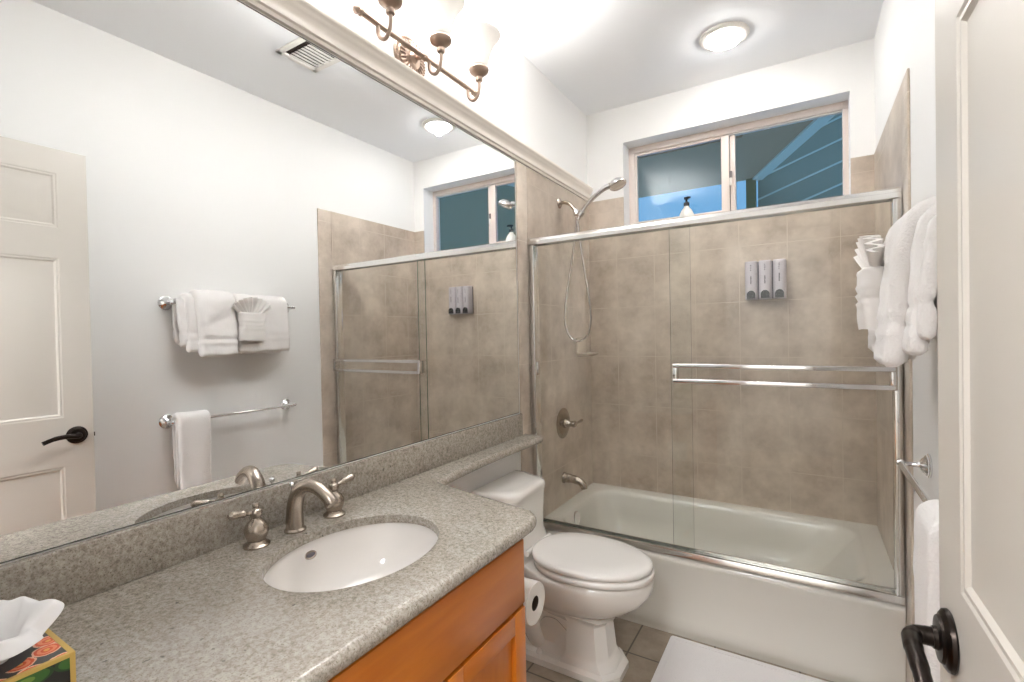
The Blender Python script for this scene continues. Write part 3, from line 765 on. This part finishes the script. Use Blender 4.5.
hs = thing('hand_shower', (.15, -.45, 2.03), 'chrome hand shower with looping metal hose in the tub corner', 'hand shower')
hp_ = curve([(.123, -.45, 1.985), (.142, -.45, 2.018), (.180, -.45, 2.062), (.225, -.45, 2.100), (.275, -.45, 2.130), (.315, -.45, 2.142)], 6)
b = MB(); b.tube(hp_, [.0105 + .005 * k / len(hp_) for k in range(len(hp_))], MT['chrome'], 16); b.build('handle', hs)
b = MB(); m = align((.352, -.45, 2.155), (.42, -.18, -1))
b.lathe([(.0, -.014), (.018, -.012), (.034, -.005), (.045, .008), (.048, .018), (.047, .024), (.043, .026), (.040, .024)], MT['chrome'], m, 36, True, False)
hh = b.build('spray_head', hs)
b = MB(); b.lathe([(.0405, .0235), (.03, .026), (.012, .0275), (0, .028)], MT['satin'], m, 32, True, True); b.build('spray_face', hh)
b = MB(); hz = curve([(.120, -.45, 1.975), (.132, -.45, 1.86), (.150, -.45, 1.74), (.178, -.45, 1.56), (.190, -.45, 1.44), (.178, -.45, 1.35), (.145, -.45, 1.308), (.105, -.45, 1.298), (.065, -.45, 1.318), (.036, -.45, 1.38), (.033, -.45, 1.47), (.055, -.45, 1.62), (.082, -.45, 1.76), (.106, -.45, 1.90), (.113, -.45, 2.00)], 8)
b.tube(hz, .0062, MT['hose'], 10); b.build('hose', hs)
sv = thing('shower_valve', (xw, -.45, .822), 'round nickel shower valve with cross lever on the tile', 'shower valve')
b = MB(); b.lathe([(.087, 0), (.087, .003), (.078, .008), (.06, .012), (.04, .014), (.03, .016)], MT['nickel'], align((xw + .0005, -.45, .822), (1, 0, 0)), 40); b.build('escutcheon', sv)
b = MB(); b.lathe([(.026, .0), (.027, .012), (.022, .022), (.017, .03), (.016, .05), (.02, .056), (.018, .066), (.008, .072), (0, .073)], MT['nickel'], align((.02, -.45, .822), (1, 0, 0)), 24); vh = b.build('knob', sv)
b = MB(); b.tube([(.075, -.45, .822), (.082, -.435, .824), (.088, -.405, .828), (.092, -.375, .832), (.093, -.362, .833)], [.007, .006, .0075, .0085, .005], MT['nickel'], 12); b.build('lever', vh)
ts_ = thing('tub_spout', (xw, -.45, .497), 'nickel tub spout above the tub overflow', 'tub spout')
b = MB(); b.tube(curve([(xw + .0005, -.45, .505), (.03, -.45, .505), (.075, -.45, .503), (.112, -.45, .492), (.130, -.45, .472), (.133, -.45, .458)], 6), [.028] * 3 + [.026] * 6 + [.023] * 7 + [.0205] * 8 + [.0185] * 7, MT['nickel'], 20); b.build('spout', ts_)
b = MB(); b.lathe([(.032, 0), (.032, .004), (.028, .008)], MT['nickel'], align((xw + .0005, -.45, .505), (1, 0, 0)), 24); b.build('flange', ts_)
b = MB()
b.box(xw + .0005, xw + .014, -.255, -.095, 1.205, 1.315, MT['soap'], .005, 3)
rings = []
for z, d, hw in ((1.196, .04, .05), (1.199, .07, .072), (1.206, .088, .082), (1.214, .094, .086), (1.220, .092, .084), (1.219, .082, .075), (1.210, .07, .064)):
    rings.append([(x, y, z) for x, y in rrect(xw + .002, xw + d, -.175 - hw, -.175 + hw, .024, 6)])
b.loft(rings, MT['soap'])
tag(b.build('soap_dish', origin=(xw, -.175, 1.2)), 'cream ceramic soap dish on the tile in the shower corner', 'soap dish')

# dispensers on the back tile
dp = thing('soap_dispenser', (1.033, -tt, 1.505), 'grey three-chamber soap dispenser with black buttons on back tile', 'soap dispenser')
b = MB(); b.box(.936, 1.132, -.022, -tt - .0005, 1.51, 1.712, MT['print'], .003); b.build('mounting_plate', dp)
for k in range(3):
    x0 = .934 + .0675 * k; x1 = x0 + .063; b = MB()
    prof = [(x0, -.022), (x0 + .001, -.058), (x0 + .008, -.069), (x0 + .02, -.0735), (x1 - .02, -.0735), (x1 - .008, -.069), (x1 - .001, -.058), (x1, -.022)]
    rings = []
    for z, s in ((1.506, .92), (1.509, 1.0), (1.704, 1.0), (1.711, .97), (1.714, .90)):
        cxm = (x0 + x1) / 2
        rings.append([(cxm + (x - cxm) * s, -.022 + (y + .022) * s, z) for x, y in prof])
    b.loft(rings, MT['disp']); ch = b.build('chamber', dp, smooth=45)
    b = MB(); cxm = (x0 + x1) / 2
    poly = [(cxm - .021, 1.511), (cxm + .021, 1.511)] + [(cxm + .021 * math.cos(R(a)), 1.533 + .021 * math.sin(R(a))) for a in range(0, 181, 15)]
    b.prism(poly, 'y', -.079, -.0725, MT['black']); b.build('push_button', ch)
    b = MB(); yy = -.0741
    rng = random.Random(k)
    z = 1.695
    for j in range(4):
        hgt = .006; b.box(cxm - .0035, cxm + .0035 * rng.uniform(.2, 1), yy, yy + .001, z - hgt, z - .002, MT['print']); z -= .009
    b.build('symbol', ch)
    b = MB(); z = 1.632 if k < 2 else 1.64
    for j in range(9):
        b.box(cxm - .0035, cxm + .0035 * rng.uniform(.4, 1), yy, yy + .001, z - .0038, z, MT['print']); z -= .0048
    b.build('lettering', ch)

# bottle on the window sill
bt = thing('pump_bottle', (.615, .035, WZ0), 'white pump bottle with black top on the window sill', 'bottle')
b = MB(); b.lathe([(.036, .0005), (.040, .004), (.041, .040), (.040, .055), (.030, .078), (.017, .093), (.014, .101), (.014, .107)], MT['bottle'], T(.615, .035, WZ0), 32); b.build('body', bt)
b = MB(); b.lathe([(.0165, 0), (.0165, .02), (.010, .024), (.006, .026), (.006, .040), (.014, .041), (.014, .053), (.006, .055)], MT['black'], T(.615, .035, WZ0 + .103), 20); b.tube([(.615, .035, WZ0 + .150), (.628, .024, WZ0 + .152), (.640, .014, WZ0 + .147)], [.008, .0065, .005], MT['black'], 10); b.build('pump', bt)

# ------------------------------------------------------------------ vanity light
vl = thing('vanity_light', (.0, -1.70, 2.335), 'three-bulb pewter vanity light with frosted bell shades above mirror', 'wall lamp')
b = MB(); m = align((.0005, -1.668, 2.345), (1, 0, 0))
b.lathe([(.0, 0), (.078, 0), (.080, .004), (.076, .009), (.068, .011), (.064, .008), (.060, .012), (.042, .015), (.038, .019), (.020, .021), (.016, .030), (.012, .034)], MT['fixture'], m, 48)
for k in range(24):
    a = 2 * math.pi * k / 24
    q = [m @ Vector((math.cos(a) * r_, math.sin(a) * r_, z_)) for r_, z_ in ((.030, .018), (.045, .0165), (.060, .012))]
    b.tube(q, [.002, .0038, .0045], MT['fixture'], 6)
for k in range(40):
    a = 2 * math.pi * k / 40; b.lathe([(.0, -.003), (.003, 0), (0, .003)], MT['fixture'], m @ T(math.cos(a) * .0715, math.sin(a) * .0715, .011), 6)
b.build('backplate', vl)
xb_, zb_ = .070, 2.332
b = MB(); b.tube([(.02, -1.668, 2.345), (.05, -1.668, 2.338), (xb_, -1.668, zb_)], .009, MT['fixture'], 12); b.build('stem', vl)
b = MB(); b.tube([(xb_, -1.950, zb_), (xb_, -1.372, zb_)], .0085, MT['fixture'], 16); b.lathe([(.0085, -.012), (.012, -.009), (.012, .009), (.0085, .012)], MT['fixture'], align((xb_, -1.668, zb_), (0, 1, 0)), 16); b.build('crossbar', vl)
for y_, s in ((-1.950, -1), (-1.372, 1)):
    b = MB(); b.lathe([(.0085, -.002), (.012, .0), (.012, .004), (.008, .007), (.012, .013), (.0135, .019), (.010, .025), (.004, .030), (0, .031)], MT['fixture'], align((xb_, y_, zb_), (0, s, 0)), 18); b.build('finial', vl)
for y_ in (-1.880, -1.636, -1.402):
    b = MB(); xc = .122
    b.tube(curve([(xb_, y_ - .004, zb_ - .004), (xb_ + .001, y_ - .004, zb_ - .030), (xb_ + .010, y_ - .002, zb_ - .046), (xb_ + .027, y_, zb_ - .052), (xb_ + .043, y_, zb_ - .038), (xc, y_, zb_ - .010), (xc, y_, zb_ + .022)], 6), .0062, MT['fixture'], 12)
    ar = b.build('arm', vl)
    b = MB(); b.lathe([(.007, -.008), (.0135, -.004), (.015, .004), (.0125, .011), (.0155, .016), (.029, .023), (.037, .031), (.0395, .040), (.037, .046), (.032, .048), (.0, .048)], MT['fixture'], T(xc, y_, zb_ + .020), 28); b.build('cup', ar)
    b = MB(); z0 = zb_ + .064
    pr = [(.026, 0), (.032, .004), (.036, .014), (.041, .034), (.047, .056), (.056, .080), (.069, .104), (.082, .122), (.089, .131)]
    b.lathe(pr + [(r_ - .003, z_ + .001) for r_, z_ in pr[::-1]], MT['shade'], T(xc, y_, z0), 40, False, False)
    tag(b.build('lamp_shade', ar), 'frosted white bell shade, lit')
    lamp('vanity_bulb', 'POINT', (xc, y_, z0 + .092), VANITY_W, (.985, .99, .995), .028)

# ceiling light
cl = thing('ceiling_light', (.893, -.428, H - .02), 'round recessed ceiling light above the bathtub', 'ceiling light')
b = MB(); m = T(.893, -.428, H - .0005) @ Matrix.Rotation(math.pi, 4, 'X')
b.lathe([(.112, 0), (.112, .006), (.106, .012), (.094, .015), (.086, .013), (.086, 0)], MT['whitewood'], m, 48, False, False); b.build('trim_ring', cl)
b = MB(); b.lathe([(.087, .004), (.083, .017), (.072, .028), (.055, .0355), (.035, .040), (.015, .042), (.0, .0422)], MT['lens'], m, 40, False, True); tag(b.build('lens', cl), 'lit frosted lens')
lamp('ceiling_bulb', 'POINT', (.893, -.428, H - .04), CEIL_W, (.985, .99, .995), .03)
lamp('ceiling_reflector', 'AREA', (.893, -.428, H - .006), CEIL_W * 2.2, (.985, .99, .995), .15, (0, 0, 0), 'DISK')

# ceiling vent
vx0, vx1, vy0, vy1 = .760, 1.005, -1.535, -1.305
vt = thing('ceiling_vent', ((vx0 + vx1) / 2, (vy0 + vy1) / 2, H - .01), 'white louvred air vent in the ceiling, seen in the mirror', 'vent')
b = MB(); z0, z1 = H - .012, H - .0005; f = .028
b.box(vx0, vx1, vy0, vy0 + f, z0, z1, MT['whitewood'], .003); b.box(vx0, vx1, vy1 - f, vy1, z0, z1, MT['whitewood'], .003); b.box(vx0, vx0 + f, vy0, vy1, z0, z1, MT['whitewood'], .003); b.box(vx1 - f, vx1, vy0, vy1, z0, z1, MT['whitewood'], .003)
b.build('frame', vt)
b = MB(); b.box(vx0 + f, vx1 - f, vy0 + f, vy1 - f, H - .002, H - .0006, MT['dark']); b.build('duct', vt)
for k in range(8):
    xc = vx0 + f + .010 + k * (vx1 - vx0 - 2 * f - .018) / 7
    b = MB(); m = T(xc, 0, H - .009) @ Matrix.Rotation(R(-10), 4, 'Y')
    b.box(-.0095, .0095, vy0 + f + .026, vy1 - f + .002, -.001, .001, MT['whitewood'], 0, mtx=m); b.build('slat', vt)

# ------------------------------------------------------------------ towel bars on the right wall
def towel_bar(ya, yb, z, label):
    t = thing('towel_bar', (W, (ya + yb) / 2, z), label, 'towel bar')
    xr = 1.452
    b = MB(); b.tube([(xr, ya - .016, z), (xr, yb + .016, z)], .0075, MT['chrome'], 16); b.build('rail', t)
    for yy in (ya, yb):
        b = MB(); m = align((W - .0005, yy, z), (-1, 0, 0))
        b.lathe([(.034, 0), (.034, .004), (.030, .006), (.030, .009), (.024, .013), (.019, .018), (.010, .024), (.007, .032), (.0065, .056), (.009, .059), (.012, .066), (.009, .075), (.004, .0785), (0, .079)], MT['chrome'], m, 28); b.build('post', t)
        b = MB(); s = -1 if yy == ya else 1
        b.lathe([(.008, 0), (.0095, .004), (.0085, .010), (.004, .014), (0, .015)], MT['chrome'], align((xr, yy + s * .012, z), (0, s, 0)), 16); b.build('end_cap', t)
    return t
towel_bar(-1.825, -1.180, 1.532, 'upper chrome towel bar under the folded bath towels')
towel_bar(-1.835, -1.188, .940, 'lower chrome towel bar carrying one hand towel')

def drape(b, y0, y1, zb, zf, zk, r_in, thick, xr=1.452, seed=0, bands=(.055, .085), amp=.004, flare=.0, lean=0.0, wav=.0):
    """towel folded over the rail: closed thick shell. zb rail height, zf / zk lower ends in front and behind"""
    ro = r_in + thick; mid = r_in + thick / 2
    path = []; nf, nk = 26, 14
    for k in range(nf): path.append((-1, zf + (zb - zf) * k / nf, 0))
    for k in range(13): path.append((0, 0, 180 - 180 * k / 12))
    for k in range(1, nk + 1): path.append((1, zb - (zb - zk) * k / nk, 0))
    ny = max(8, int((y1 - y0) / .012)); tm = MT['towel']; bd = MT['band']
    rings = []
    for (kind, z, a) in path:
        # centre line point & outward normal in (x,z)
        if kind == -1: c = Vector((xr - mid - flare * (zb - z) - lean * math.sin(min(1, (zb - z) / .25) * math.pi / 2), z)); n = Vector((-1, 0))
        elif kind == 0: c = Vector((xr + mid * math.cos(R(a)), zb + mid * math.sin(R(a)))); n = Vector((math.cos(R(a)), math.sin(R(a))))
        else: c = Vector((xr + mid, z)); n = Vector((1, 0))
        s = zf
        ribs = 0
        hfrom = (z - zf) if kind == -1 else ((z - zk) if kind == 1 else 9)
        for bb in bands:
            ribs -= .0048 * math.exp(-((hfrom - bb) / .0055) ** 2)
        end = max(.25, min(1.0, (hfrom + .006) / .014)) if hfrom < .012 else 1.0
        ring = []
        h = thick / 2 * end + ribs
        prof = []
        for j in range(ny + 1): prof.append((y0 + (y1 - y0) * j / ny, 1))
        for j in range(1, 6): prof.append((None, j))
        for j in range(ny, -1, -1): prof.append((y0 + (y1 - y0) * j / ny, -1))
        for j in range(1, 6): prof.append((None, -j))
        for (yy, sd) in prof:
            if yy is None:
                ang = R(90 - 30 * abs(sd)); q = h
                if sd > 0: y_ = y1 + q * .9 * math.cos(ang); o = q * math.sin(ang)
                else: y_ = y0 - q * .9 * math.cos(ang); o = -q * math.sin(ang)
            else:
                y_ = yy; o = h * sd
            p = Vector((c.x + n.x * o, y_, c.y + n.y * o))
            d = noise.noise(p * 9 + Vector((seed, 0, 0))) * amp + noise.noise(p * 26 + Vector((seed, 3, 0))) * amp * .5
            dz = noise.noise(Vector((p.y * 12, seed, 1))) * .006 if kind == -1 else 0
            wv = wav * math.sin((p.y - y0) / max(.01, (y1 - y0)) * math.pi * 2.2 + seed) * (0 if kind != -1 else (zb - z) / .3)
            p += Vector((n.x * (d + wv), noise.noise(p * 7 + Vector((seed, 9, 4))) * amp * .8, n.y * d + dz))
            ring.append(p)
        rings.append(ring)
    b.loft(rings, tm)
UB = 1.532
b = MB()
drape(b, -1.725, -1.565, UB, 1.258, 1.30, .030, .040, seed=2, bands=(.055, .085, .095), lean=.010, wav=.007, amp=.007, flare=.05)
drape(b, -1.770, -1.735, UB + .006, 1.285, 1.31, .010, .034, seed=5, bands=(.06, .095), lean=.008, amp=.008, flare=.07)
drape(b, -1.800, -1.782, UB - .006, 1.315, 1.33, .006, .026, seed=8, bands=(.07,), lean=.0, amp=.008, flare=.09)
t1 = b.build('bath_towel', origin=(1.45, -1.68, 1.30), smooth=80)
tag(t1, 'thickly folded white bath towel on the upper bar, nearest the door', 'towel', 'folded white towels on the upper bar')
b = MB()
drape(b, -1.525, -1.255, UB, 1.272, 1.31, .026, .036, seed=12, bands=(.055, .085, .095), lean=.010, wav=.006, amp=.006, flare=.03)
drape(b, -1.50, -1.27, UB, 1.262, 1.30, .009, .014, seed=14, bands=(.05,), lean=.0)
t2 = b.build('bath_towel', origin=(1.45, -1.39, 1.30), smooth=80)
tag(t2, 'folded white bath towel on the upper bar behind the pleated washcloth', 'towel', 'folded white towels on the upper bar')
# pleated washcloth tucked in front: pocket with a fan on top
wc = thing('washcloth', (1.350, -1.477, 1.33), 'white washcloth folded into a pocket with pleated fan on top', 'washcloth')
b = MB(); rings = []
xo = 1.350
for k in range(22):
    t = k / 21; z = 1.325 + .150 * t
    hw = .0665 + .003 * math.sin(t * 9) ; dpt = .022 + .004 * math.sin(t * math.pi)
    rb = sum(.0035 * math.exp(-((t - c) / .035) ** 2) for c in (.42, .56, .70, .97)) - sum(.003 * math.exp(-((t - c) / .03) ** 2) for c in (.49, .63))
    ring = []
    for j in range(40):
        a = 2 * math.pi * j / 40; c, s = math.cos(a), math.sin(a)
        x = xo - (dpt + rb) * math.copysign(abs(c) ** .7, c); y = -1.477 + (hw + rb * .5) * math.copysign(abs(s) ** .35, s)
        d = noise.noise(Vector((x * 30, y * 30, z * 30))) * .003
        ring.append((x + d, y + d, z + noise.noise(Vector((y * 20, 3, z * 8))) * .004))
    rings.append(ring)
b.loft(rings, MT['band']); b.build('pocket', wc, smooth=80)
b = MB(); rings = []; nfan = 96
for k in range(12):
    t = k / 11; ring = []
    for side in (1, -1):
        for j in range(nfan + 1):
            jj = j if side == 1 else nfan - j
            s = jj / nfan * 2 - 1
            fan = (R(54) * s)
            rad = .045 + .088 * t
            pl = math.sin(jj / nfan * math.pi * 2 * 9) * (.004 + .009 * t)
            y = -1.477 + math.sin(fan) * rad * 1.0
            z = 1.427 + math.cos(fan) * rad + .004 * noise.noise(Vector((s * 9, t, 1)))
            x = xo + .004 - pl - .004 * t * side - .010 * t - (.0025 if side == 1 else -.0025)
            ring.append((x, y, z))
    rings.append(ring)
b.loft(rings, MT['band']); b.build('pleated_fan', wc, smooth=60)
wc.rotation_euler = (0, 0, R(3)); wc.location.z += .012; wc.location.x += .011
# hand towel on the lower bar
b = MB(); drape(b, -1.812, -1.688, .944, .592, .625, .011, .030, seed=22, bands=(.065, .09, .115), amp=.004, lean=.004, wav=.004)
drape(b, -1.826, -1.72, .938, .612, .64, .007, .010, seed=25, bands=(.06,), amp=.003)
tag(b.build('hand_towel', origin=(1.45, -1.75, .60), smooth=80), 'narrow white hand towel hanging over the lower towel bar', 'towel')

# ------------------------------------------------------------------ bath mat
b = MB(); rings = []
x0, x1, ya, yb = .700, 1.44, -1.36, -.842
pl = rrect(x0, x1, ya, yb, .012, 3)
def mring(d, z): return [(x, y, z) for x, y in rrect(x0 + d, x1 - d, ya + d, yb - d, max(.004, .012 - d), 3)]
b.loft([mring(.002, .001), mring(0, .004), mring(0, .008), mring(.003, .011), mring(.022, .011), mring(.024, .009), mring(.028, .009), mring(.030, .0115)], MT['mat'])
tag(b.build('bath_mat', origin=(1.07, -1.1, 0)), 'white terry bath mat on the floor tiles against the tub', 'bath mat')

for o in bpy.data.objects:
    if '_w' in o: del o['_w']
